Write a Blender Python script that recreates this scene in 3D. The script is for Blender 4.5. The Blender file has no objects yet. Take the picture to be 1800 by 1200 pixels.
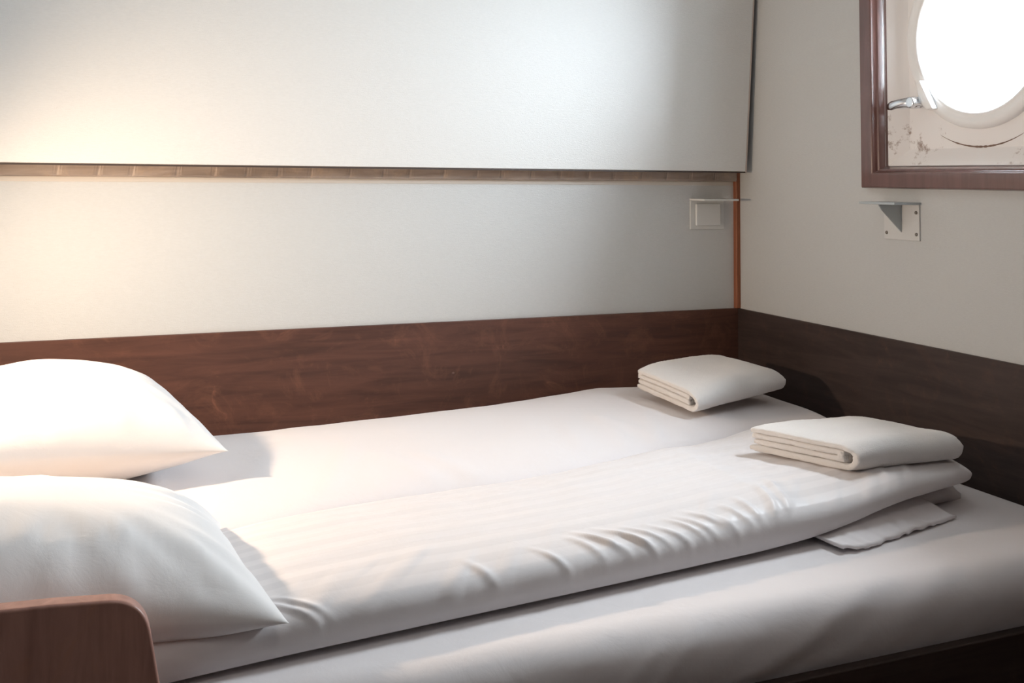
import bpy, bmesh, math, random
from mathutils import Vector, Matrix, noise
random.seed(4)
PI = math.pi
scene = bpy.context.scene
COL = scene.collection

# ------------------------------------------------------------------ helpers
def sm(a, b, t):
    if a == b: return 0.0 if t < a else 1.0
    t = max(0.0, min(1.0, (t - a) / (b - a)))
    return t * t * (3 - 2 * t)

def lerp(a, b, t): return a + (b - a) * t

def interp(pts, x):
    if x <= pts[0][0]: return pts[0][1]
    for (x0, y0), (x1, y1) in zip(pts, pts[1:]):
        if x <= x1:
            t = (x - x0) / (x1 - x0)
            return lerp(y0, y1, t)
    return pts[-1][1]

def smooth_interp(pts, x, w=0.06):
    return (interp(pts, x - w) + interp(pts, x - w / 2) + interp(pts, x) + interp(pts, x + w / 2) + interp(pts, x + w)) / 5

def ns(x, y, z=0.0): return noise.noise(Vector((x, y, z)))

def tag(o, label=None, cat=None, group=None, kind=None):
    if label: o['label'] = label
    if cat: o['category'] = cat
    if group: o['group'] = group
    if kind: o['kind'] = kind
    return o

def empty(name, loc, rz=0.0):
    o = bpy.data.objects.new(name, None)
    o.empty_display_size = 0.1
    o.location = loc
    o.rotation_euler = (0, 0, rz)
    COL.objects.link(o)
    return o

def obj(name, verts, faces, mat, parent=None, origin=None, smooth=False, uvs=None, bevel=0.0, seg=3, recalc=True):
    """world-space vertices -> one mesh object whose origin sits at `origin`
    (children: vertices are given in the parent's local space)"""
    if origin is not None:
        ov = Vector(origin)
        verts = [Vector(v) - ov for v in verts]
    me = bpy.data.meshes.new(name)
    me.from_pydata([tuple(v) for v in verts], [], faces)
    if uvs is not None:
        lay = me.uv_layers.new(name='UVMap')
        for lp in me.loops:
            lay.data[lp.index].uv = uvs[lp.vertex_index]
    if recalc:
        bm = bmesh.new(); bm.from_mesh(me)
        bmesh.ops.recalc_face_normals(bm, faces=bm.faces)
        bm.to_mesh(me); bm.free()
    if smooth:
        for p in me.polygons: p.use_smooth = True
    me.materials.append(mat)
    o = bpy.data.objects.new(name, me)
    COL.objects.link(o)
    if parent is not None: o.parent = parent
    if origin is not None: o.location = origin
    if bevel > 0:
        m = o.modifiers.new('bevel', 'BEVEL')
        m.width = bevel; m.segments = seg; m.limit_method = 'ANGLE'; m.angle_limit = math.radians(35)
        for p in me.polygons: p.use_smooth = True
        wn = o.modifiers.new('wn', 'WEIGHTED_NORMAL'); wn.keep_sharp = True
    return o

def box_vf(x0, x1, y0, y1, z0, z1):
    v = [(x0, y0, z0), (x1, y0, z0), (x1, y1, z0), (x0, y1, z0), (x0, y0, z1), (x1, y0, z1), (x1, y1, z1), (x0, y1, z1)]
    f = [(0, 3, 2, 1), (4, 5, 6, 7), (0, 1, 5, 4), (1, 2, 6, 5), (2, 3, 7, 6), (3, 0, 4, 7)]
    return v, f

def box(name, b, mat, parent=None, bevel=0.0, origin=None, seg=3):
    v, f = box_vf(*b)
    if parent is None and origin is None:
        origin = ((b[0] + b[1]) / 2, (b[2] + b[3]) / 2, b[4])
    return obj(name, v, f, mat, parent, origin, bevel=bevel, seg=seg)

def loft_rings(rings, closed=True, caps=True):
    n = len(rings[0]); V = []; F = []
    for r in rings: V.extend(r)
    for i in range(len(rings) - 1):
        for j in range(n if closed else n - 1):
            k = (j + 1) % n
            F.append((i * n + j, i * n + k, (i + 1) * n + k, (i + 1) * n + j))
    if caps:
        F.append(tuple(range(n - 1, -1, -1)))
        F.append(tuple((len(rings) - 1) * n + j for j in range(n)))
    return V, F

# ------------------------------------------------------------------ materials
def new_mat(name):
    m = bpy.data.materials.new(name); m.use_nodes = True
    nt = m.node_tree
    b = nt.nodes['Principled BSDF']
    return m, nt, b

def N(nt, t, **kw):
    n = nt.nodes.new(t)
    for k, v in kw.items():
        if k in ('inp',):
            for kk, vv in v.items(): n.inputs[kk].default_value = vv
        else: setattr(n, k, v)
    return n

def L(nt, a, ao, b, bi): nt.links.new(a.outputs[ao], b.inputs[bi])

def ramp(nt, stops):
    r = N(nt, 'ShaderNodeValToRGB')
    e = r.color_ramp.elements
    while len(e) > 1: e.remove(e[0])
    e[0].position = stops[0][0]; e[0].color = (*stops[0][1], 1)
    for p, c in stops[1:]:
        x = e.new(p); x.color = (*c, 1)
    return r

def plain(name, col, rough=0.5, metal=0.0, spec=0.5):
    m, nt, b = new_mat(name)
    b.inputs['Base Color'].default_value = (*col, 1)
    b.inputs['Roughness'].default_value = rough
    b.inputs['Metallic'].default_value = metal
    b.inputs['Specular IOR Level'].default_value = spec
    return m

def wallpaper(name, col, rough, spec, bump=0.3):
    """woven vinyl wallcovering: fine horizontal ribs broken by noise"""
    m, nt, b = new_mat(name)
    tc = N(nt, 'ShaderNodeTexCoord')
    mp = N(nt, 'ShaderNodeMapping'); mp.inputs['Scale'].default_value = (60, 60, 260)
    L(nt, tc, 'Object', mp, 'Vector')
    n1 = N(nt, 'ShaderNodeTexNoise', inp={'Scale': 1.6, 'Detail': 3.0, 'Roughness': 0.6})
    L(nt, mp, 'Vector', n1, 'Vector')
    n2 = N(nt, 'ShaderNodeTexNoise', inp={'Scale': 650.0, 'Detail': 1.0})
    L(nt, tc, 'Object', n2, 'Vector')
    ad = N(nt, 'ShaderNodeMath', operation='ADD'); L(nt, n1, 'Fac', ad, 0); L(nt, n2, 'Fac', ad, 1)
    bp = N(nt, 'ShaderNodeBump', inp={'Strength': bump, 'Distance': 0.002}); L(nt, ad, 'Value', bp, 'Height')
    L(nt, bp, 'Normal', b, 'Normal')
    r = ramp(nt, [(0.3, tuple(c * 0.955 for c in col)), (0.7, col)])
    L(nt, n1, 'Fac', r, 'Fac'); L(nt, r, 'Color', b, 'Base Color')
    b.inputs['Roughness'].default_value = rough
    b.inputs['Specular IOR Level'].default_value = spec
    return m

def wood(name, dark, light, rough=0.4, axis='x', scuff=(0.3, 0.13, 0.07), scuff_amt=0.5, spec=0.4, coat=0.0, chips=0.0):
    m, nt, b = new_mat(name)
    tc = N(nt, 'ShaderNodeTexCoord')
    sc = {'x': (1.3, 14, 14), 'y': (14, 1.3, 14), 'z': (14, 14, 1.3)}[axis]
    mp = N(nt, 'ShaderNodeMapping'); mp.inputs['Scale'].default_value = sc
    L(nt, tc, 'Object', mp, 'Vector')
    g = N(nt, 'ShaderNodeTexNoise', inp={'Scale': 3.0, 'Detail': 7.0, 'Roughness': 0.62, 'Distortion': 0.7})
    L(nt, mp, 'Vector', g, 'Vector')
    r = ramp(nt, [(0.32, dark), (0.7, light)]); L(nt, g, 'Fac', r, 'Fac')
    # worn, sanded swirls
    w = N(nt, 'ShaderNodeTexNoise', inp={'Scale': 7.0, 'Detail': 8.0, 'Roughness': 0.7, 'Distortion': 2.2})
    L(nt, tc, 'Object', w, 'Vector')
    wr = ramp(nt, [(0.52, (0, 0, 0)), (0.78, (1, 1, 1))]); L(nt, w, 'Fac', wr, 'Fac')
    mm = N(nt, 'ShaderNodeMath', operation='MULTIPLY'); mm.inputs[1].default_value = scuff_amt
    L(nt, wr, 'Color', mm, 0)
    mx = N(nt, 'ShaderNodeMix', data_type='RGBA')
    L(nt, mm, 'Value', mx, 0); L(nt, r, 'Color', mx, 6); mx.inputs[7].default_value = (*scuff, 1)
    # a few fine scratches / chips
    v = N(nt, 'ShaderNodeTexVoronoi', feature='DISTANCE_TO_EDGE', inp={'Scale': 9.0})
    nz = N(nt, 'ShaderNodeTexNoise', inp={'Scale': 3.0, 'Detail': 2.0}); L(nt, tc, 'Object', nz, 'Vector')
    mv = N(nt, 'ShaderNodeMix', data_type='VECTOR'); mv.inputs[0].default_value = 0.35
    L(nt, tc, 'Object', mv, 4); L(nt, nz, 'Color', mv, 5); L(nt, mv, 1, v, 'Vector')
    vr = ramp(nt, [(0.0, (1, 1, 1)), (0.012, (0, 0, 0))]); L(nt, v, 'Distance', vr, 'Fac')
    gate = ramp(nt, [(0.56, (0, 0, 0)), (0.66, (0.22, 0.22, 0.22))]); L(nt, w, 'Fac', gate, 'Fac')
    mu = N(nt, 'ShaderNodeMath', operation='MULTIPLY'); L(nt, vr, 'Color', mu, 0); L(nt, gate, 'Color', mu, 1)
    mx2 = N(nt, 'ShaderNodeMix', data_type='RGBA')
    L(nt, mu, 'Value', mx2, 0); L(nt, mx, 2, mx2, 6); mx2.inputs[7].default_value = (*[min(1, c * 1.6) for c in scuff], 1)
    last = mx2
    if chips:
        # small pale dents where the varnish has been knocked off
        cm = N(nt, 'ShaderNodeMapping'); cm.inputs['Scale'].default_value = (5.5, 9, 9); cm.inputs['Rotation'].default_value = (0, .5, 0); L(nt, tc, 'Object', cm, 'Vector')
        cv = N(nt, 'ShaderNodeTexVoronoi', inp={'Scale': 1.0}); L(nt, cm, 'Vector', cv, 'Vector')
        cr = ramp(nt, [(.03, (1, 1, 1)), (.05, (0, 0, 0))]); L(nt, cv, 'Distance', cr, 'Fac')
        cs = N(nt, 'ShaderNodeSeparateColor'); L(nt, cv, 'Color', cs, 0)
        cg = N(nt, 'ShaderNodeMath', operation='GREATER_THAN'); cg.inputs[1].default_value = .45; L(nt, cs, 0, cg, 0)
        c2 = N(nt, 'ShaderNodeMath', operation='MULTIPLY'); L(nt, cr, 'Color', c2, 0); L(nt, cg, 'Value', c2, 1)
        c3 = N(nt, 'ShaderNodeMath', operation='MULTIPLY'); c3.inputs[1].default_value = chips; L(nt, c2, 'Value', c3, 0)
        last = N(nt, 'ShaderNodeMix', data_type='RGBA'); L(nt, c3, 'Value', last, 0); L(nt, mx2, 2, last, 6); last.inputs[7].default_value = (.42, .30, .24, 1)
    L(nt, last, 2, b, 'Base Color')
    bp = N(nt, 'ShaderNodeBump', inp={'Strength': 0.12, 'Distance': 0.002}); L(nt, g, 'Fac', bp, 'Height'); L(nt, bp, 'Normal', b, 'Normal')
    b.inputs['Roughness'].default_value = rough
    b.inputs['Specular IOR Level'].default_value = spec
    b.inputs['Coat Weight'].default_value = coat
    b.inputs['Coat Roughness'].default_value = 0.14
    return m

def cloth(name, col, weave=900.0, wrinkle=0.25, stripes=0, sheen=0.15, stripe_dark=0.94):
    m, nt, b = new_mat(name)
    tc = N(nt, 'ShaderNodeTexCoord')
    n1 = N(nt, 'ShaderNodeTexNoise', inp={'Scale': 16.0, 'Detail': 5.0, 'Roughness': 0.55, 'Distortion': 0.6}); L(nt, tc, 'Object', n1, 'Vector')
    n2 = N(nt, 'ShaderNodeTexNoise', inp={'Scale': weave, 'Detail': 1.0}); L(nt, tc, 'Object', n2, 'Vector')
    b1 = N(nt, 'ShaderNodeBump', inp={'Strength': wrinkle, 'Distance': 0.006}); L(nt, n1, 'Fac', b1, 'Height')
    b2 = N(nt, 'ShaderNodeBump', inp={'Strength': 0.06, 'Distance': 0.001}); L(nt, n2, 'Fac', b2, 'Height'); L(nt, b1, 'Normal', b2, 'Normal')
    L(nt, b2, 'Normal', b, 'Normal')
    b.inputs['Base Color'].default_value = (*col, 1)
    b.inputs['Roughness'].default_value = 0.7
    b.inputs['Specular IOR Level'].default_value = 0.25
    b.inputs['Sheen Weight'].default_value = sheen
    if stripes:
        sp = N(nt, 'ShaderNodeSeparateXYZ'); L(nt, tc, 'UV', sp, 0)
        mul = N(nt, 'ShaderNodeMath', operation='MULTIPLY'); mul.inputs[1].default_value = stripes; L(nt, sp, 'Y', mul, 0)
        fr = N(nt, 'ShaderNodeMath', operation='FRACT'); L(nt, mul, 'Value', fr, 0)
        r = ramp(nt, [(0.0, tuple(c * stripe_dark for c in col)), (0.42, tuple(c * stripe_dark for c in col)), (0.5, col), (0.92, col), (1.0, tuple(c * stripe_dark for c in col))])
        L(nt, fr, 'Value', r, 'Fac'); L(nt, r, 'Color', b, 'Base Color')
        rr = N(nt, 'ShaderNodeMapRange', inp={'From Min': 0.42, 'From Max': 0.5, 'To Min': 0.75, 'To Max': 0.45}); L(nt, fr, 'Value', rr, 'Value')
        L(nt, rr, 'Result', b, 'Roughness')
    return m

def painted_steel(name, col, rust, amount, rough=0.35):
    m, nt, b = new_mat(name)
    tc = N(nt, 'ShaderNodeTexCoord')
    n1 = N(nt, 'ShaderNodeTexNoise', inp={'Scale': 24.0, 'Detail': 8.0, 'Roughness': 0.75}); L(nt, tc, 'Object', n1, 'Vector')
    n0 = N(nt, 'ShaderNodeTexNoise', inp={'Scale': 5.0, 'Detail': 3.0}); L(nt, tc, 'Object', n0, 'Vector')
    ad = N(nt, 'ShaderNodeMath', operation='MULTIPLY'); L(nt, n1, 'Fac', ad, 0); L(nt, n0, 'Fac', ad, 1)
    r = ramp(nt, [(amount, (0, 0, 0)), (amount + 0.06, (1, 1, 1))]); L(nt, ad, 'Value', r, 'Fac')
    sc = N(nt, 'ShaderNodeMath', operation='MULTIPLY'); sc.inputs[1].default_value = 0.75; L(nt, r, 'Color', sc, 0)
    mx = N(nt, 'ShaderNodeMix', data_type='RGBA'); L(nt, sc, 'Value', mx, 0); mx.inputs[6].default_value = (*col, 1); mx.inputs[7].default_value = (*rust, 1)
    L(nt, mx, 2, b, 'Base Color')
    bp = N(nt, 'ShaderNodeBump', inp={'Strength': 0.25, 'Distance': 0.002}); L(nt, n1, 'Fac', bp, 'Height'); L(nt, bp, 'Normal', b, 'Normal')
    b.inputs['Roughness'].default_value = rough
    return m

M_wall = wallpaper('woven_wallpaper', (0.615, 0.63, 0.63), 0.42, 0.5)
M_wall2 = wallpaper('woven_wallpaper_shaded', (0.545, 0.555, 0.553), 0.6, 0.3)  # darker copy of the wallpaper: shade of the backlit right wall in its colour
M_panel = wallpaper('bunk_panel_vinyl', (0.74, 0.745, 0.735), 0.40, 0.42)
M_ceil = plain('ceiling_paint', (0.62, 0.61, 0.58), 0.7)
M_floor = wood('floor_laminate', (0.10, 0.06, 0.04), (0.2, 0.12, 0.08), 0.5)
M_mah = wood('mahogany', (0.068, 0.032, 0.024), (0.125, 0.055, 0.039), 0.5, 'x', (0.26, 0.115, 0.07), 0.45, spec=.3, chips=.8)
M_mahy = wood('mahogany_crosswise_shaded', (0.034, 0.023, 0.021), (0.06, 0.041, 0.037), 0.5, 'y', (0.12, 0.06, 0.042), 0.35, spec=.3)  # grain along y; same wainscot, darkened for the weak light under the window
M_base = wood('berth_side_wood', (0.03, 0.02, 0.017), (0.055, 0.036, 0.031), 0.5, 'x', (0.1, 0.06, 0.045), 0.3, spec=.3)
M_board = wood('mahogany_board', (0.29, 0.145, 0.115), (0.44, 0.235, 0.185), 0.4, 'z', (0.42, 0.2, 0.11), 0.5)
M_frame = wood('window_frame_wood', (0.095, 0.043, 0.036), (0.155, 0.07, 0.058), 0.28, 'z', (0.2, 0.1, 0.08), 0.3, coat=1.0)
M_batten = wood('worn_batten', (0.23, 0.18, 0.15), (0.44, 0.36, 0.31), 0.5, 'x', (0.55, 0.4, 0.28), 0.6)
M_strip = wood('corner_strip_wood', (0.22, 0.075, 0.035), (0.36, 0.13, 0.065), 0.4, 'z', (0.4, 0.17, 0.09), 0.3)
M_sheet = cloth('cotton_sheet', (0.74, 0.70, 0.705))
M_duvet = cloth('cotton_duvet', (0.75, 0.708, 0.712), wrinkle=0.22)
M_duvet_s = cloth('striped_duvet', (0.755, 0.715, 0.715), wrinkle=0.18, stripes=11)
M_pillow = cloth('cotton_pillow', (0.81, 0.785, 0.775), wrinkle=0.2)
M_steelp = painted_steel('painted_steel', (0.86, 0.835, 0.825), (0.20, 0.10, 0.055), 0.355, 0.25)
M_ring = painted_steel('porthole_white', (0.88, 0.88, 0.88), (0.45, 0.36, 0.3), 0.55, 0.3)
M_weld = plain('rusty_seam', (0.20, 0.13, 0.10), 0.8)
M_chrome = plain('chrome', (0.75, 0.77, 0.8), 0.18, 1.0)
M_gal = plain('grey_steel', (0.45, 0.49, 0.51), 0.35, 0.5)
M_plate = plain('bracket_paint', (0.60, 0.60, 0.59), 0.45)
M_wallpaint = plain('bracket_wall_paint', (0.68, 0.69, 0.68), 0.45)
M_screw = plain('screw_dark', (0.22, 0.2, 0.18), 0.45, 0.7)
M_edge = plain('panel_edge', (0.6, 0.5, 0.44), 0.45)
M_dark = plain('bunk_dark', (0.05, 0.035, 0.03), 0.6)
M_cream = plain('cream_trim', (0.62, 0.58, 0.53), 0.4)
M_lampm = plain('lamp_brass', (0.5, 0.38, 0.2), 0.35, 0.9)
def towel_mat():
    m, nt, b = new_mat('terry')
    tc = N(nt, 'ShaderNodeTexCoord')
    n2 = N(nt, 'ShaderNodeTexNoise', inp={'Scale': 420.0, 'Detail': 2.0}); L(nt, tc, 'Object', n2, 'Vector')
    b2 = N(nt, 'ShaderNodeBump', inp={'Strength': 0.5, 'Distance': 0.002}); L(nt, n2, 'Fac', b2, 'Height'); L(nt, b2, 'Normal', b, 'Normal')
    b.inputs['Base Color'].default_value = (0.76, 0.73, 0.71, 1)
    b.inputs['Roughness'].default_value = 0.9
    b.inputs['Specular IOR Level'].default_value = 0.1
    b.inputs['Sheen Weight'].default_value = 0.5
    return m
M_towel = towel_mat()
def glass_mat():
    m = bpy.data.materials.new('window_glass'); m.use_nodes = True
    nt = m.node_tree; nt.nodes.clear()
    o = N(nt, 'ShaderNodeOutputMaterial'); t = N(nt, 'ShaderNodeBsdfTransparent'); g = N(nt, 'ShaderNodeBsdfGlossy')
    t.inputs['Color'].default_value = (0.95, 0.97, 0.97, 1); g.inputs['Roughness'].default_value = 0.02
    mx = N(nt, 'ShaderNodeMixShader'); mx.inputs[0].default_value = .05
    L(nt, t, 'BSDF', mx, 1); L(nt, g, 'BSDF', mx, 2); L(nt, mx, 'Shader', o, 'Surface')
    return m
M_glass = glass_mat()

# ------------------------------------------------------------------ room shell
RX, BY = 1.8085, 2.6              # inner faces of right wall and back wall
LX, FY, CZ = -0.62, -1.1, 2.15
def struct(o): o['kind'] = 'structure'; return o
struct(box('floor', (LX - .1, RX + .25, FY - .1, BY + .1, -0.1, 0), M_floor))
struct(box('ceiling', (LX - .1, RX + .25, FY - .1, BY + .1, CZ, CZ + .1), M_ceil))
struct(box('wall_back', (LX - .1, RX + .25, BY + .004, BY + .1, 0, CZ), M_wall))
struct(box('wall_left', (LX - .1, LX, FY, BY + .004, 0, CZ), M_wall2))
struct(box('wall_front', (LX - .1, RX + .25, FY - .1, FY, 0, CZ), M_mah))
# right wall with the opening for the porthole box
WC = (1.741, 1.534)               # porthole centre (y, z)
hy, hz = 0.275, 0.312
def rect_ring(x, a, b): return [(x, WC[0] + a, WC[1] - b), (x, WC[0] - a, WC[1] - b), (x, WC[0] - a, WC[1] + b), (x, WC[0] + a, WC[1] + b)]
def wall_ring(x): return [(x, BY + .004, 0), (x, FY, 0), (x, FY, CZ), (x, BY + .004, CZ)]
XW = RX + .19
rings = [wall_ring(RX), rect_ring(RX, hy, hz), rect_ring(XW, hy, hz), wall_ring(XW), wall_ring(RX)]
V = []; F = []
for r in rings[:4]: V.extend(r)
for i in range(4):
    i2 = (i + 1) % 4
    for j in range(4):
        k = (j + 1) % 4
        F.append((i * 4 + j, i * 4 + k, i2 * 4 + k, i2 * 4 + j))
struct(obj('wall_right', V, F, M_wall2, origin=(RX, 0.7, 0)))

# wainscot, corner strip, batten under the folded bunk
WT = 0.833
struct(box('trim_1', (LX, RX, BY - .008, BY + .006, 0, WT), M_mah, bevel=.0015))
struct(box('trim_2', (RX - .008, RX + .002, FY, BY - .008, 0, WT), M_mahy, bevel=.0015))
struct(box('trim_3', (RX - .014, RX + .001, BY - .012, BY + .005, WT, CZ), M_strip, bevel=.003))
# batten with small nicks along its length
def batten():
    nX = 420; x0, x1 = LX, RX - .0145
    prof = [(BY + .005, 1.200), (BY - .012, 1.200), (BY - .016, 1.204), (BY - .016, 1.234), (BY - .014, 1.240), (BY + .005, 1.240)]
    rr = []
    nicks = [(-0.02 + i * 0.083 + random.uniform(-.012, .012), random.uniform(1.206, 1.222)) for i in range(22)]
    for i in range(nX + 1):
        x = lerp(x0, x1, i / nX); r = []
        for j, (y, z) in enumerate(prof):
            d = 0.0008 * ns(x * 30, j * 3.1)
            if j in (2, 3):
                for nx, nz in nicks:
                    d += 0.0026 * math.exp(-((x - nx - (z - nz) * .5) / .006) ** 2) * (1 if j == 2 else .2)
            r.append((x, y + d, z + 0.0006 * ns(x * 22, j * 2.0 + 9)))
        rr.append(r)
    v, f = loft_rings(rr)
    return obj('trim_4', v, f, M_batten, origin=(0.7, BY, 1.2))
struct(batten())
struct(box('trim_5', (LX, RX - .0145, BY + .002, BY + .006, 1.188, 1.1995), M_cream, bevel=.0008))

# ------------------------------------------------------------------ porthole window (structure)
win = empty('window_1', (RX, WC[0], WC[1] - .347)); win['kind'] = 'structure'
WO = Vector((RX, WC[0], WC[1] - .347))
def wl(p): return tuple(Vector(p) - WO)
def rect_loft(name, secs, mat, bevel=0, caps=False, close=False, smooth=False):
    rr = [[wl(p) for p in rect_ring(x, a, b)] for x, a, b in secs]
    if close: rr.append(rr[0])
    v, f = loft_rings(rr, True, False)
    return obj(name, v, f, mat, win, bevel=bevel)
rect_loft('window_frame', [(RX + .001, .315, .347), (RX - .017, .314, .346), (RX - .021, .311, .343), (RX - .021, .276, .312), (RX - .019, .273, .309),
                     (RX - .010, .2705, .3065), (RX - .007, .267, .303), (RX - .007, .264, .300), (RX + .004, .260, .296), (RX + .014, .257, .292), (RX + .03, .257, .292),
                     (RX + .03, .272, .309), (RX + .001, .272, .309)], M_frame, bevel=.0012, close=True)
# splayed steel box and back plate with round opening
R0 = .171
def recess():
    a0, b0, a1, b1, x1 = .2585, .2935, .214, .253, 1.852
    V = []; F = []
    n = 96
    def sq(a, b, ang):
        c, s = math.cos(ang), math.sin(ang)
        k = min(a / abs(c) if abs(c) > 1e-6 else 1e9, b / abs(s) if abs(s) > 1e-6 else 1e9)
        return c * k, s * k
    angs = []
    ca = math.atan2(b1, a1)
    base = [i * 2 * PI / n for i in range(n)]
    for c in (ca, PI - ca, PI + ca, 2 * PI - ca):
        k = min(range(n), key=lambda i: abs(base[i] - c)); base[k] = c
    rings = []
    def R(fn, x): rings.append([wl((x, WC[0] + fn(t)[0], WC[1] + fn(t)[1])) for t in base])
    def sqn(a, b):
        def fn(t):
            y, z = sq(a1, b1, t); return (y * a / a1, z * b / b1)
        return fn
    R(sqn(a0, b0), RX + .008); R(sqn(a0, b0), RX + .014)
    R(sqn(a1 + .003, b1 + .003), x1 - .002); R(sqn(a1, b1), x1)
    R(lambda t: (math.cos(t) * .2, math.sin(t) * .2), x1); R(lambda t: (math.cos(t) * .2, math.sin(t) * .2), x1 + .12)
    v, f = loft_rings(rings, True, False)
    o = obj('recess_liner', v, f, M_steelp, win)
    return o
recess()
def lathe(name, prof, mat, n=128, close=False):
    rr = []
    for x, r in prof: rr.append([wl((x, WC[0] + math.cos(t) * r, WC[1] + math.sin(t) * r)) for t in [i * 2 * PI / n for i in range(n)]])
    if close: rr.append(rr[0])
    v, f = loft_rings(rr, True, False)
    return obj(name, v, f, mat, win, smooth=True)
lathe('porthole_ring', [(1.853, .212), (1.846, .2115), (1.841, .208), (1.838, .200), (1.838, .192), (1.842, .187), (1.840, .183), (1.840, .178), (1.845, .1735), (1.866, .1715), (1.868, .171),
                        (2.0, .171), (2.0, .196), (1.86, .196), (1.853, .212)], M_ring)
# pane
lathe('pane', [(1.874, .0001), (1.874, .1705), (1.880, .1705), (1.880, .0001)], M_glass, 96)
# rusty weld seam at the foot of the ring
def tube(name, pts, rad, mat, parent, n=8, smooth=True):
    rr = []
    for i, p in enumerate(pts):
        p = Vector(p); a = Vector(pts[max(0, i - 1)]); b = Vector(pts[min(len(pts) - 1, i + 1)])
        t = (b - a).normalized(); u = t.cross(Vector((1, 0, 0.01))).normalized(); w = t.cross(u)
        r = rad[i] if isinstance(rad, list) else rad
        rr.append([tuple(p + u * math.cos(k * 2 * PI / n) * r + w * math.sin(k * 2 * PI / n) * r) for k in range(n)])
    v, f = loft_rings(rr)
    return obj(name, v, f, mat, parent, smooth=smooth)
pts = []; rad = []
for i in range(61):
    a = math.radians(lerp(-118, -62, i / 60))
    pts.append(wl((1.852, WC[0] + math.cos(a) * .251, WC[1] + math.sin(a) * .251))); rad.append((.0004 + .0022 * math.sin(PI * i / 60)) * (.5 + 1.1 * abs(ns(i * .45, 3.3))))
tube('seam', pts, rad, M_weld, win)
# swing latch: lug on the ring, pivot and a tapered chrome handle
la = empty('latch', tuple(Vector((1.842, 1.888, 1.40)) - WO)); la.parent = win
def loc2(p): return tuple(Vector(p) - Vector((1.842, 1.888, 1.40)))
def lug():
    prof = [(1.905, 1.432), (1.893, 1.442), (1.872, 1.404), (1.852, 1.372), (1.874, 1.370), (1.898, 1.392)]
    rr = [[loc2((x, WC[0] + (y - WC[0]) * s, z)) for y, z in prof] for x, s in ((1.85, 1.0), (1.826, 1.0), (1.822, .985))]
    v, f = loft_rings(rr)
    return obj('lug', v, f, M_ring, la, bevel=.004)
lug()
def handle():
    secs = [(1.828, 1.898, 1.389, .013, .012), (1.822, 1.912, 1.390, .015, .014), (1.814, 1.930, 1.390, .012, .012), (1.808, 1.948, 1.388, .011, .008), (1.806, 1.966, 1.385, .011, .006), (1.806, 1.978, 1.383, .007, .004)]
    rr = []
    for x, y, z, a, b in secs: rr.append([loc2((x + b * math.cos(t), y, z + a * math.sin(t))) for t in [k * 2 * PI / 16 for k in range(16)]])
    v, f = loft_rings(rr)
    return obj('handle', v, f, M_chrome, la, smooth=True)
handle()
def bolt():
    rr = []
    for x, r in ((1.85, .008), (1.812, .008), (1.810, .013), (1.800, .013), (1.798, .010)):
        rr.append([loc2((x, 1.900 + r * math.cos(t), 1.389 + r * math.sin(t))) for t in [k * 2 * PI / 16 for k in range(16)]])
    v, f = loft_rings(rr)
    return obj('pivot_bolt', v, f, M_chrome, la, smooth=False, bevel=.001)
bolt()

# ------------------------------------------------------------------ folded upper bunk
bunk = empty('folding_bunk', (0.65, 2.56, 1.229))
tag(bunk, 'large pale upper bunk panel folded up against the back wall above the bed', 'folding bunk')
def bunk_panel():
    # slightly tilted towards the room at its top; face, edge and core
    bx0, bx1 = LX + .01, 1.782
    z0, z1 = 1.229, 2.06
    def yf(z): return 2.524 - (z - z0) * 0.065
    def P(x, y, z): return (x - .65, y - 2.56, z - 1.229)
    x1t = lambda z: bx1 + (z - z0) * 0.016
    th = .012
    v = [P(bx0, yf(z0), z0), P(x1t(z0), yf(z0), z0), P(x1t(z1), yf(z1), z1), P(bx0, yf(z1), z1)]
    v += [P(bx0, yf(z0) + th, z0), P(x1t(z0), yf(z0) + th, z0), P(x1t(z1), yf(z1) + th, z1), P(bx0, yf(z1) + th, z1)]
    f = [(0, 1, 2, 3), (7, 6, 5, 4), (0, 4, 5, 1), (1, 5, 6, 2), (2, 6, 7, 3), (3, 7, 4, 0)]
    obj('panel', v, f, M_panel, bunk, bevel=.0015)
    # edging strip on the free side; dark strip below painted as the shadow gap
    e = []
    for z in (z0 - .003, z1):
        e.append([P(x1t(z) + .0005, yf(z) + .001, z), P(x1t(z) + .0045, yf(z) + .001, z), P(x1t(z) + .0045, yf(z) + th + .001, z), P(x1t(z) + .0005, yf(z) + th + .001, z)])
    vv, ff = loft_rings(e); obj('side_edging', vv, ff, M_edge, bunk)
    b = [P(bx0, yf(z0) + .0015, z0 - .0045), P(x1t(z0) + .0045, yf(z0) + .0015, z0 - .0045), P(x1t(z0) + .0045, yf(z0) + th, z0 - .0045), P(bx0, yf(z0) + th, z0 - .0045)]
    b2 = [(x, y, z + .004) for x, y, z in b]
    vv, ff = loft_rings([b, b2]); obj('bottom_shadow_strip', vv, ff, M_dark, bunk)
    # bunk tray behind the face
    tr = [P(bx0, yf(z0) + th, z0 + .014), P(1.76, yf(z0) + th, z0 + .014), P(1.775, yf(z1) + th, z1), P(bx0, yf(z1) + th, z1)]
    tb = [P(bx0, 2.603, z0 + .014), P(1.76, 2.603, z0 + .014), P(1.775, 2.603, z1), P(bx0, 2.603, z1)]
    vv, ff = loft_rings([tr, tb]); obj('bunk_tray', vv, ff, M_dark, bunk)
bunk_panel()

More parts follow.
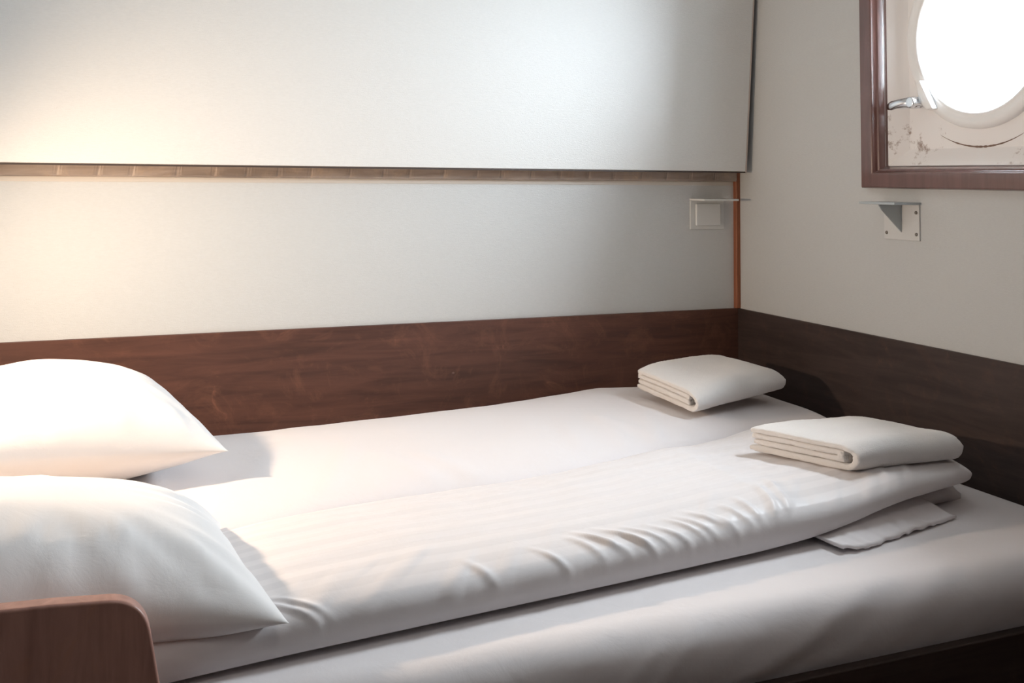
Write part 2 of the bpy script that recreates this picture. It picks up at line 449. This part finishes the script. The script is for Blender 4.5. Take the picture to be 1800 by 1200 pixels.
# ------------------------------------------------------------------ brackets
def bracket(loc, rz, label, m_plate, m_fl, web=True):
    """local: plate in the XZ plane at y=0, shelf sticking out to -Y, z=0 at the plate's foot"""
    t = empty('bunk_bracket', loc, rz)
    tag(t, label, 'bracket', 'wall brackets for the upper bunk')
    v, f = box_vf(-.057, .057, -.004, 0, 0, .083); obj('plate', v, f, m_plate, t, bevel=.0012)
    v, f = box_vf(-.058, .058, -.078, 0, .083, .0885); obj('shelf', v, f, m_fl, t, bevel=.001)
    v = [(-.002, -.004, .083), (-.002, -.072, .083), (-.002, -.062, .070), (-.002, -.004, .018), (.002, -.004, .083), (.002, -.072, .083), (.002, -.062, .070), (.002, -.004, .018)]
    f = [(0, 1, 2, 3), (7, 6, 5, 4), (0, 4, 5, 1), (1, 5, 6, 2), (2, 6, 7, 3), (3, 7, 4, 0)]
    if web: obj('gusset', v, f, m_fl, t, bevel=.0008)
    else:
        vv, ff = box_vf(-.042, .042, -.012, -.004, .010, .074); obj('raised_boss', vv, ff, m_plate, t, bevel=.006)
    for sx in ((-.048, .048) if web else ()):
        for sz in (.015, .065):
            rr = []
            for y, r in ((-.004, .0042), (-.0058, .0036), (-.0066, .002)):
                rr.append([(sx + r * math.cos(k * PI / 6), y, sz + r * math.sin(k * PI / 6)) for k in range(12)])
            vv, ff = loft_rings(rr); obj('screw', vv, ff, M_screw, t, smooth=True)
    return t
bracket((RX, 1.938, 1.068), math.radians(-90), 'steel angle bracket on the right wall under the porthole, grey shelf and triangular gusset', M_plate, M_gal)
bracket((1.703, BY + .004, 1.062), 0, 'small wall-coloured angle bracket on the back wall beside the corner wood strip', M_wallpaint, M_wallpaint, False)

# ------------------------------------------------------------------ bed base
base = empty('berth_base', (0.7, 1.96, 0))
tag(base, 'dark mahogany berth base with raised side board beside the pillows', 'bed base')
def bl(b): return (b[0] - .7, b[1] - .7, b[2] - 1.96, b[3] - 1.96, b[4], b[5])
MB, MT = .458, .566
v, f = box_vf(*bl((LX + .004, RX - .010, 1.350, 2.588, .36, MB - .001))); obj('platform', v, f, M_mah, base)
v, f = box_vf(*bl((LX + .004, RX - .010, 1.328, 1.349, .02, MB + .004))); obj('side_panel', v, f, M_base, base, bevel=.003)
def leeboard():
    out = [(-.40, .30), (.19, .30), (.150, .45), (.1265, .565), (.114, .627), (.1035, .682)]
    # rounded upper corner
    c0 = (.1035, .682); 
    for t in [i / 12 for i in range(1, 13)]:
        p0, p1, p2 = (.1035, .682), (.096, .722), (.058, .7255)
        out.append(((1 - t) ** 2 * p0[0] + 2 * t * (1 - t) * p1[0] + t * t * p2[0], (1 - t) ** 2 * p0[1] + 2 * t * (1 - t) * p1[1] + t * t * p2[1]))
    out += [(.0, .7295), (-.06, .7315), (-.2, .733), (-.40, .733)]
    rr = [[(x - .7, y - 1.96, z) for x, z in out] for y in (1.3, 1.326)]
    vv, ff = loft_rings(rr)
    return obj('leeboard', vv, ff, M_board, base, bevel=.004)
leeboard()

# ------------------------------------------------------------------ mattress
def mattress():
    x0, x1, y0, y1 = -.60, 1.794, 1.336, 2.586
    rr = []; nx = 170
    xs = []
    for i in range(nx + 1):
        t = i / nx; xs.append(x0 + (x1 - x0) * (t + 0.5 * (0.5 - 0.5 * math.cos(2 * PI * t)) * 0))
    R = .055
    prof = []
    # go round: bottom back -> bottom front -> front face -> top -> back face
    for k in range(5): prof.append((lerp(y1, y0 + .012, k / 4), MB))
    for k in range(1, 14): prof.append((y0 + .012 - .012 * math.sin(k / 13 * PI / 2) , lerp(MB, MT - R, k / 13)))
    for k in range(1, 17):
        a = k / 16 * PI / 2; prof.append((y0 + R - R * math.cos(a), MT - R + R * math.sin(a)))
    for k in range(1, 60): prof.append((lerp(y0 + R, y1 - .04, k / 59), MT))
    for k in range(1, 9):
        a = k / 8 * PI / 2; prof.append((y1 - .04 + .04 * math.sin(a), MT - .04 + .04 * math.cos(a)))
    for i, x in enumerate(xs):
        d = min(x - x0, x1 - x); e = 1 - (1 - min(1, d / .035)) ** 2; e = math.sqrt(max(0, e))
        r = []
        for j, (y, z) in enumerate(prof):
            zz = z; yy = y
            if z > MB + .01:
                zz = MB + (z - MB) * (.72 + .28 * e)
            yy = lerp(1.96, y, .985 + .015 * e)
            if y < 1.5 and z > MB + .004:
                fm = sm(1.5, 1.38, y) * sm(MB, MB + .02, z)
                w = .0022 * ns(x * 5 + z * 12, z * 9, 1.2) + .0012 * ns(x * 17 - z * 25, z * 8, 4.2)
                # sweeping diagonal drag fold and puckers on the front face
                c = x - 1.02 - (z - .5) * 2.6
                w += .0024 * math.exp(-(c / .04) ** 2) * sm(.60, .55, z)
                c2 = x - .80 - (z - .5) * 1.3
                w += .003 * math.exp(-(c2 / .018) ** 2) * sm(.57, .53, z) + .0025 * math.exp(-((c2 + .06) / .014) ** 2) * sm(.56, .52, z)
                w -= .0014 * math.exp(-((c - .09) / .05) ** 2)
                yy -= w * fm; zz += .6 * w * fm
            elif z > MT - .002:
                zz += .0012 * ns(x * 4, y * 5, 7.0)
            r.append((x, yy, zz))
        rr.append(r)
    v, f = loft_rings(rr)
    o = obj('mattress', v, f, M_sheet, origin=(.7, 1.96, MB), smooth=True)
    return tag(o, 'wide mattress under a white fitted sheet on the dark berth base', 'mattress')
mattress()

# ------------------------------------------------------------------ duvets
def duvet_mesh(x0, x1, yf, yr, zb, hf, hr, disp, n=600, nt_=130, nb=18, Rx=.05, p=.62):
    rr = []; uv = []
    for i in range(n + 1):
        t = i / n
        s = 0.5 - 0.5 * math.cos(PI * t)
        t = lerp(t, s, .75)
        x = lerp(x0, x1, t)
        d = min(x - x0, x1 - x); e = math.sqrt(max(0.0004, 1 - (1 - min(1, d / Rx)) ** 2))
        a, b = yf(x), yr(x); cy, hw = (a + b) / 2, (b - a) / 2
        hw *= (.93 + .07 * e)
        z0 = zb(x); r = []
        zm0 = .34
        for k in range(nt_ + 1):
            th = PI * k / nt_
            c, sn = math.cos(th), math.sin(th)
            yy = cy - hw * math.copysign(abs(c) ** p, c)
            vv = (yy - (cy - hw)) / (2 * hw)
            H = lerp(hf(x), hr(x), vv)
            zm = z0 + H * zm0
            z = zm + (H * (1 - zm0)) * (abs(sn) ** p) * e
            dy, dz = disp(x, vv, sn)
            r.append((x, yy + dy * e, z + dz * e)); uv.append((x, vv))
        for k in range(1, nb):
            th = PI + PI * k / nb
            c, sn = math.cos(th), math.sin(th)
            yy = cy - hw * math.copysign(abs(c) ** .6, c) * .995
            vv = (yy - (cy - hw)) / (2 * hw); H = lerp(hf(x), hr(x), vv)
            zm = z0 + H * zm0
            z = zm - H * zm0 * (abs(sn) ** .35) * lerp(.4, 1, e)
            r.append((x, yy, z)); uv.append((x, vv))
        rr.append(r)
    v, f = loft_rings(rr)
    return v, f, uv

def crease(x, v, cx, slope, w, v0, v1):
    c = x - cx - (v - (v0 + v1) / 2) * slope
    return math.exp(-(c / (w * 1.35)) ** 2) * sm(v0 - .04, v0 + .05, v) * sm(v1 + .06, v1 - .03, v)

F_YF = [(.05, 1.392), (.19, 1.412), (.44, 1.440), (.80, 1.480), (1.18, 1.524), (1.44, 1.552), (1.67, 1.600)]
F_YR = [(.05, 1.790), (.25, 1.800), (.47, 1.862), (.89, 1.900), (1.27, 1.990), (1.40, 2.018), (1.67, 2.03)]
F_ZB = [(1.15, MT + .0015), (1.28, MT + .012), (1.42, MT + .040), (1.67, MT + .046)]
rnd = random.Random(11)
F_CR = [(.765, -.3, .006, .02, .11), (.79, -.4, .006, .03, .14), (.81, -.45, .006, .01, .10), (.84, -.5, .006, .03, .13), (.862, -.45, .006, .0, .08), (.885, -.5, .005, .02, .10),
        (.985, -.4, .006, .01, .10), (1.01, -.4, .006, .03, .12), (1.035, -.35, .006, .0, .09), (1.07, -.25, .006, .02, .11), (1.10, -.1, .006, .02, .14), (1.15, .12, .007, .02, .20), (1.185, .14, .007, .03, .24),
        (.285, -.7, .006, .0, .12), (.31, -.6, .006, .02, .10), (.96, -.4, .005, .02, .10), (.93, -.5, .006, .0, .08), (.70, -.4, .006, .0, .08), (.58, -.3, .007, .0, .08), (1.44, .1, .010, .04, .24), (1.5, .12, .009, .04, .22)]
def F_disp(x, v, s):
    w = .0035 * ns(x * 4.5, v * 2.6, .3) + .0018 * ns(x * 13, v * 4.5, 2.2)
    for c in F_CR: w += .0048 * crease(x, v, *c)
    # long shallow quilting waves along the length
    w += .0009 * math.sin(v * 2 * PI * 6.2 + 1.5 * ns(x * 2, v)) * sm(.12, .3, v) * sm(1.0, .9, v)
    w += .004 * max(0, ns(x * 24 - v * 9, v * 3, 8.1)) * sm(.33, .18, v)
    c = 1 - 2 * v
    return (-w * .6 * max(0, c) , w * (.35 + .65 * s))
fd_root_mesh = duvet_mesh(.055, 1.668, lambda x: smooth_interp(F_YF, x), lambda x: smooth_interp(F_YR, x, .1), lambda x: smooth_interp(F_ZB, x),
                lambda x: interp([(.05, .06), (.3, .080), (.8, .080), (1.15, .086), (1.35, .062), (1.67, .050)], x),
                lambda x: interp([(.05, .06), (.3, .084), (.8, .084), (1.15, .096), (1.35, .066), (1.67, .054)], x), F_disp)
OF = (.86, 1.7, MT)
fd = obj('duvet', fd_root_mesh[0], fd_root_mesh[1], M_duvet_s, origin=OF, smooth=True, uvs=fd_root_mesh[2])
tag(fd, 'nearer white striped duvet folded lengthwise along the open side of the bed', 'duvet', 'folded white duvets')
# loose corner of the cover sticking out under the foot end
def flap(name, fn, nu, nv, th, mat, parent, org):
    top = []; bot = []
    for i in range(nu + 1):
        for j in range(nv + 1):
            p = Vector(fn(i / nu, j / nv)); top.append(p - Vector(org)); bot.append(p - Vector(org) - Vector((0, 0, th)))
    V = top + bot; F = []; n0 = len(top); st = nv + 1
    for i in range(nu):
        for j in range(nv):
            a, b, c, d = i * st + j, (i + 1) * st + j, (i + 1) * st + j + 1, i * st + j + 1
            F.append((a, b, c, d)); F.append((n0 + d, n0 + c, n0 + b, n0 + a))
    edge = [i * st for i in range(nu + 1)] + [nu * st + j for j in range(1, nv + 1)] + [i * st + nv for i in range(nu - 1, -1, -1)] + [j for j in range(nv - 1, 0, -1)]
    for a, b in zip(edge, edge[1:] + edge[:1]): F.append((a, n0 + a, n0 + b, b))
    return obj(name, V, F, mat, parent, smooth=True)
def flap_a(u, v):
    # u along the bed, v from the loose edge back under the duvet
    xe = lerp(1.245, 1.572, u); ye = lerp(1.474, 1.556, u) + .004 * ns(u * 7, 1.1) + .005 * ns(u * 17, 4.1) * sm(.8, .3, u) + .012 * sm(.12, 0, u)
    xb = lerp(1.21, 1.45, u); yb = 1.74
    x = lerp(xe, xb, v); y = lerp(ye, yb, v)
    z = MT + .0075 + .025 * sm(0, .34, v) * lerp(.35, 1, sm(0, .5, u)) + .007 * abs(ns(u * 11, v * 3, .7)) * sm(.4, 0, v) + .006 * sm(.10, 0, u) * sm(.3, 0, v)
    return (x, y, z)
flap('cover_corner', flap_a, 60, 24, .005, M_duvet, fd, OF)
def flap_b(u, v):
    xe = lerp(1.46, 1.685, u); ye = lerp(1.60, 1.655, u)
    x = lerp(xe, lerp(1.46, 1.62, u), v); y = lerp(ye, 1.84, v)
    z = MT + .022 + .016 * sm(0, .15, v) - .012 * sm(.75, 1, u) * sm(.3, 0, v) + .002 * ns(u * 6, v * 4)
    return (x, y, z)
flap('cover_corner', flap_b, 40, 20, .018, M_duvet, fd, OF)

R_YF = [(x, y + .004) for x, y in F_YR]
R_YF = [(.05, 1.796), (.25, 1.806), (.47, 1.868), (.89, 1.906), (1.27, 1.996), (1.40, 2.024), (1.735, 2.04)]
R_YR = [(.05, 2.44), (.25, 2.45), (.7, 2.455), (1.1, 2.52), (1.38, 2.572), (1.735, 2.578)]
R_CR = [(.50, .25, .02, .1, .5), (.62, -.2, .02, .05, .35), (.70, -.3, .02, .03, .3), (1.12, .1, .018, .05, .4), (1.16, -.2, .016, .05, .4), (1.22, .2, .018, .05, .35), (.34, .3, .03, .1, .6), (1.02, .1, .02, .1, .4)]
def R_disp(x, v, s):
    w = .0045 * ns(x * 3.5, v * 2.4, 5.3) + .002 * ns(x * 11, v * 4.5, 6.2) + .003 * ns(x * 9, 1.0, 3.0) * sm(.75, 1, v)
    for c in R_CR: w += .003 * crease(x, v, *c)
    c = 1 - 2 * v
    return (-w * .5 * max(0, c), w * (.35 + .65 * s))
rm = duvet_mesh(.055, 1.735, lambda x: smooth_interp(R_YF, x, .1), lambda x: smooth_interp(R_YR, x), lambda x: MT + .0015,
                lambda x: interp([(.05, .07), (.3, .082), (.8, .086), (1.3, .098), (1.735, .080)], x),
                lambda x: interp([(.05, .07), (.3, .088), (.8, .092), (1.3, .100), (1.735, .072)], x), R_disp, p=.66)
rd = obj('duvet', rm[0], rm[1], M_duvet, origin=(.9, 2.15, MT), smooth=True, uvs=rm[2])
tag(rd, 'farther plain white duvet folded lengthwise against the dark wainscot of the back wall', 'duvet', 'folded white duvets')

# ------------------------------------------------------------------ pillows
def pillow(name, c, ax, ay, T, B, tilt, rz, seed, label, ex=2.2, po=.64):
    n = 72; V = []; F = []; idx = {}
    def pos(u, v, side):
        pu = 1 - .085 * (1 - v * v) ; pv = 1 - .10 * (1 - u * u)
        x, y = ax * u * pu, ay * v * pv
        k = (max(0, 1 - abs(u) ** ex) ** po) * (max(0, 1 - abs(v) ** 2.5) ** .58)
        h = (T if side > 0 else -B) * k
        edge = max(abs(u), abs(v))
        ang = math.atan2(v, u)
        w = .007 * ns(ang * 7 + seed, edge * 1.6, seed) * sm(.30, .75, edge) * sm(1.0, .9, edge)
        w += .003 * ns(u * 3 + seed, v * 3, 1.0 + seed) * k
        w += .008 * max(0, ns(u * 11 + seed + v * 2, v * 1.5, 3 + seed)) * sm(-.35, -.75, v) * sm(-1, -.9, v)
        h += w * (1 if side > 0 else .3) * (k ** .3)
        return Vector((x, y, h))
    R = Matrix.Rotation(rz, 4, 'Z') @ Matrix.Rotation(tilt, 4, 'Y')
    def par(i): t = -1 + 2 * i / n; return math.copysign(abs(math.sin(t * PI / 2)) ** .9, t) if False else math.sin(t * PI / 2)
    for side in (1, -1):
        for i in range(n + 1):
            for j in range(n + 1):
                if side < 0 and (i in (0, n) or j in (0, n)):
                    idx[(side, i, j)] = idx[(1, i, j)]; continue
                idx[(side, i, j)] = len(V); V.append(Vector(c) + R @ pos(par(i), par(j), side))
    for side in (1, -1):
        for i in range(n):
            for j in range(n):
                q = [idx[(side, i, j)], idx[(side, i + 1, j)], idx[(side, i + 1, j + 1)], idx[(side, i, j + 1)]]
                if side < 0: q.reverse()
                F.append(tuple(q))
    zmin = min(p.z for p in V)
    o = obj(name, V, F, M_pillow, origin=(c[0], c[1], zmin), smooth=True)
    return tag(o, label, 'pillow', 'white pillows at the head of the bed')
pillow('pillow', (-.005, 2.195, .722), .262, .228, .128, .088, math.radians(4.0), math.radians(7.5), 2.7, 'plump white pillow against the back wall, farther of the two')
pillow('pillow', (-.042, 1.595, .668), .31, .218, .116, .075, math.radians(7.0), math.radians(4), 7.1, 'plump white pillow at the bed front behind the wooden side board, nearer of the two', 2.8, .56)

# ------------------------------------------------------------------ towels
def towel(D, C, B, A, z, label, th=.0125, seed=0.0, zfun=None):
    """one ribbon folded in four layers: U-turn at the near edge D-C; left face shows the layers"""
    gap = .0005; pitch = th + gap
    path = []
    zz = [th / 2 + pitch * k for k in range(4)]
    def line(p0, p1, z_, n, wob=0):
        return [(lerp(p0, p1, k / n), z_) for k in range(n + 1)]
    def uturn(p, z0, z1, sgn, n=10):
        r = (z1 - z0) / 2
        return [(p + sgn * r * .95 * math.sin(k / n * PI), (z0 + z1) / 2 - r * math.cos(k / n * PI)) for k in range(1, n)]
    Lp = .235
    r3 = (zz[3] - zz[0]) / 2; r1 = (zz[2] - zz[1]) / 2
    path += line(Lp - .006, r3, zz[0], 36)
    path += uturn(r3, zz[0], zz[3], -1, 16)
    path += line(r3, Lp - .010, zz[3], 36)
    path += uturn(Lp - .010, zz[3], zz[2], 1, 8)
    path += line(Lp - .010, r3 + .006, zz[2], 34)
    path += uturn(r3 + .006, zz[2], zz[1], -1, 8)
    path += line(r3 + .006, Lp - .012, zz[1], 34)
    n = len(path); NQ = 72
    D, C, B, A = Vector(D), Vector(C), Vector(B), Vector(A)
    rings = []
    for q in range(NQ + 1):
        tq = q / NQ; tq = lerp(tq, .5 - .5 * math.cos(PI * tq), .8)
        dq = min(tq, 1 - tq); e = math.sqrt(max(0, 1 - (1 - min(1, dq / .022)) ** 2))
        up = []; dn = []
        for k, (p, zq) in enumerate(path):
            a = path[max(0, k - 1)]; b = path[min(n - 1, k + 1)]
            t = Vector((b[0] - a[0], b[1] - a[1])); t.normalize(); nr = Vector((-t.y, t.x))
            hh = th / 2 * (.55 + .45 * e)
            hh += .0010 * ns(tq * 9 + seed, p * 40, zq * 60 + seed)
            if k < 2 or k > n - 3: hh *= .75
            for s, lst in ((1, up), (-1, dn)):
                pp = p + nr.x * hh * s; pz = zq + nr.y * hh * s
                fp = pp / Lp
                base = D.lerp(C, tq).lerp(A.lerp(B, tq), fp)
                w = .0065 * ns(tq * 2.2 + seed, fp * 2.0, seed) * (pz / .055) - .007 * (pz / .055) ** 2 * (abs(2 * tq - 1) ** 4 + .9 * sm(.16, 0, fp) + .4 * sm(.85, 1, fp))
                wob = .003 * ns(fp * 4 + zq * 90, seed, 2) * (1 - e * .5)
                lay = .0035 * ns(zq * 300 + seed, 5.1) 
                zo = zfun(tq, fp) if zfun else 0
                dirq = (C - D).normalized()
                rough = .0007 * ns(tq * 60, fp * 60, pz * 200)
                v = base + dirq * (wob * (1 if tq < .5 else -1) + lay * (1 - 2 * tq)) + Vector((0, 0, z + pz + w + zo + rough))
                lst.append(v)
        rings.append((up, dn))
    V = []; F = []; W = 2 * n
    for up, dn in rings: V.extend(up); V.extend(dn)
    for q in range(NQ):
        o0, o1 = q * W, (q + 1) * W
        for k in range(n - 1):
            F.append((o0 + k, o0 + k + 1, o1 + k + 1, o1 + k)); F.append((o0 + n + k + 1, o0 + n + k, o1 + n + k, o1 + n + k + 1))
        F.append((o0, o1, o1 + n, o0 + n)); F.append((o0 + n - 1, o0 + 2 * n - 1, o1 + 2 * n - 1, o1 + n - 1))
    for o0 in (0, NQ * W):
        for k in range(n - 1): F.append((o0 + k, o0 + n + k, o0 + n + k + 1, o0 + k + 1))
    cen = (D + C + B + A) / 4
    o = obj('towel', V, F, M_towel, origin=(cen.x, cen.y, min(v.z for v in V)), smooth=True)
    return tag(o, label, 'towel', 'folded white towels at the foot of the bed')
towel((1.378, 1.606, 0), (1.635, 1.602, 0), (1.560, 1.815, 0), (1.288, 1.822, 0), .659, 'folded white terry towel on the nearer striped duvet, showing its layers', th=.0135, seed=3.1)
towel((1.335, 2.085, 0), (1.660, 2.19, 0), (1.61, 2.43, 0), (1.315, 2.33, 0), .671, 'folded white terry towel on the farther duvet close to the back corner', th=.0135, seed=8.4,
      zfun=lambda q, p: .012 * q + .016 * p * (1 - .3 * q))

# ------------------------------------------------------------------ reading lamp (just outside the left edge of the view)
lamp = empty('reading_lamp', (LX, 2.0, 1.11))
tag(lamp, 'small brass reading lamp on the head wall above the two pillows', 'lamp')
def lring(axis_pts, n=24):
    rr = []
    for x, z, r, in axis_pts: rr.append([(x, r * math.cos(k * 2 * PI / n), z + r * math.sin(k * 2 * PI / n)) for k in range(n)])
    return loft_rings(rr)
v, f = lring([(0, 0, .035), (.008, 0, .035), (.012, 0, .03)]); obj('wall_plate', v, f, M_lampm, lamp, smooth=False)
v, f = lring([(.01, 0, .008), (.10, .04, .008), (.198, .057, .008)]); obj('arm', v, f, M_lampm, lamp, smooth=True)
sp = bpy.data.lights.new('reading_lamp_light', 'SPOT')
sp.energy = 38; sp.color = (1.0, .75, .53); sp.spot_size = math.radians(172); sp.spot_blend = 1.0; sp.shadow_soft_size = .025
so = bpy.data.objects.new('reading_lamp_light', sp); COL.objects.link(so)
so.location = (LX + .24, 2.0, 1.15)
so.rotation_euler = Vector((1, .05, -.40)).to_track_quat('-Z', 'Y').to_euler()
# lamp shade: shallow open cup round the light
def shade():
    d = Vector((1, .05, -.40)).normalized(); c = Vector((LX + .24, 2.0, 1.15)) - Vector((LX, 2.0, 1.11))
    u = d.cross(Vector((0, 0, 1))).normalized(); w = d.cross(u)
    rr = []
    for s, r in ((-.05, .012), (-.045, .028), (-.03, .042), (-.012, .05), (-.010, .05), (-.012, .048), (-.03, .040), (-.043, .026), (-.047, .01)):
        rr.append([tuple(c + d * s + u * math.cos(k * 2 * PI / 32) * r + w * math.sin(k * 2 * PI / 32) * r) for k in range(32)])
    v, f = loft_rings(rr, True, True)
    obj('lamp_shade', v, f, M_lampm, lamp, smooth=True)
shade()

# unseen soft fill light, added just under the ceiling
cl = bpy.data.lights.new('fill_light', 'AREA'); cl.energy = 2.5; cl.size = .5; cl.color = (1.0, .96, .93)
co = bpy.data.objects.new('fill_light', cl); COL.objects.link(co); co.location = (.7, .5, CZ - .02)

# daylight outside the porthole
w = bpy.data.worlds.new('World'); scene.world = w; w.use_nodes = True
bg = w.node_tree.nodes['Background']
wt = w.node_tree
tcw = N(wt, 'ShaderNodeTexCoord'); sxyz = N(wt, 'ShaderNodeSeparateXYZ'); L(wt, tcw, 'Generated', sxyz, 0)
mrw = N(wt, 'ShaderNodeMapRange', inp={'From Min': -1.0, 'From Max': 1.0}); L(wt, sxyz, 'Z', mrw, 'Value')
rw = ramp(wt, [(.30, (.39, .43, .47)), (.5, (.64, .70, .77)), (.62, (.72, .78, .85)), (.80, (.82, .875, .94)), (1.0, (.82, .87, .94))])
L(wt, mrw, 'Result', rw, 'Fac'); L(wt, rw, 'Color', bg, 'Color')
bg.inputs['Strength'].default_value = 180
pl = bpy.data.lights.new('porthole_portal', 'AREA'); pl.shape = 'DISK'; pl.size = .342
pl.cycles.is_portal = True
po = bpy.data.objects.new('porthole_portal', pl); COL.objects.link(po)
po.location = (2.001, WC[0], WC[1]); po.rotation_euler = Vector((-1, 0, 0)).to_track_quat('-Z', 'Y').to_euler()

# ------------------------------------------------------------------ camera
cam = bpy.data.cameras.new('camera'); cam.sensor_width = 36; cam.lens = 36 * 1850.3 / 1800
cam.shift_x = 0.0; cam.shift_y = -(600 - 190) / 1800; cam.clip_start = .02
camo = bpy.data.objects.new('camera', cam); COL.objects.link(camo)
X = (0.92222813, -0.38654569, 0.00881482); Y = (-0.03351664, -0.05721075, 0.99779936); Z = (-0.38519074, -0.92049409, -0.06571708)
camo.matrix_world = Matrix(((X[0], Y[0], Z[0], 0), (X[1], Y[1], Z[1], 0), (X[2], Y[2], Z[2], 1.206), (0, 0, 0, 1)))
scene.camera = camo

scene.view_settings.view_transform = 'Standard'
scene.view_settings.look = 'None'
scene.view_settings.gamma = 1.0
scene.view_settings.exposure = 0.28
scene.cycles.use_denoising = True
scene.cycles.max_bounces = 8
scene.cycles.diffuse_bounces = 5
scene.cycles.sample_clamp_indirect = 6
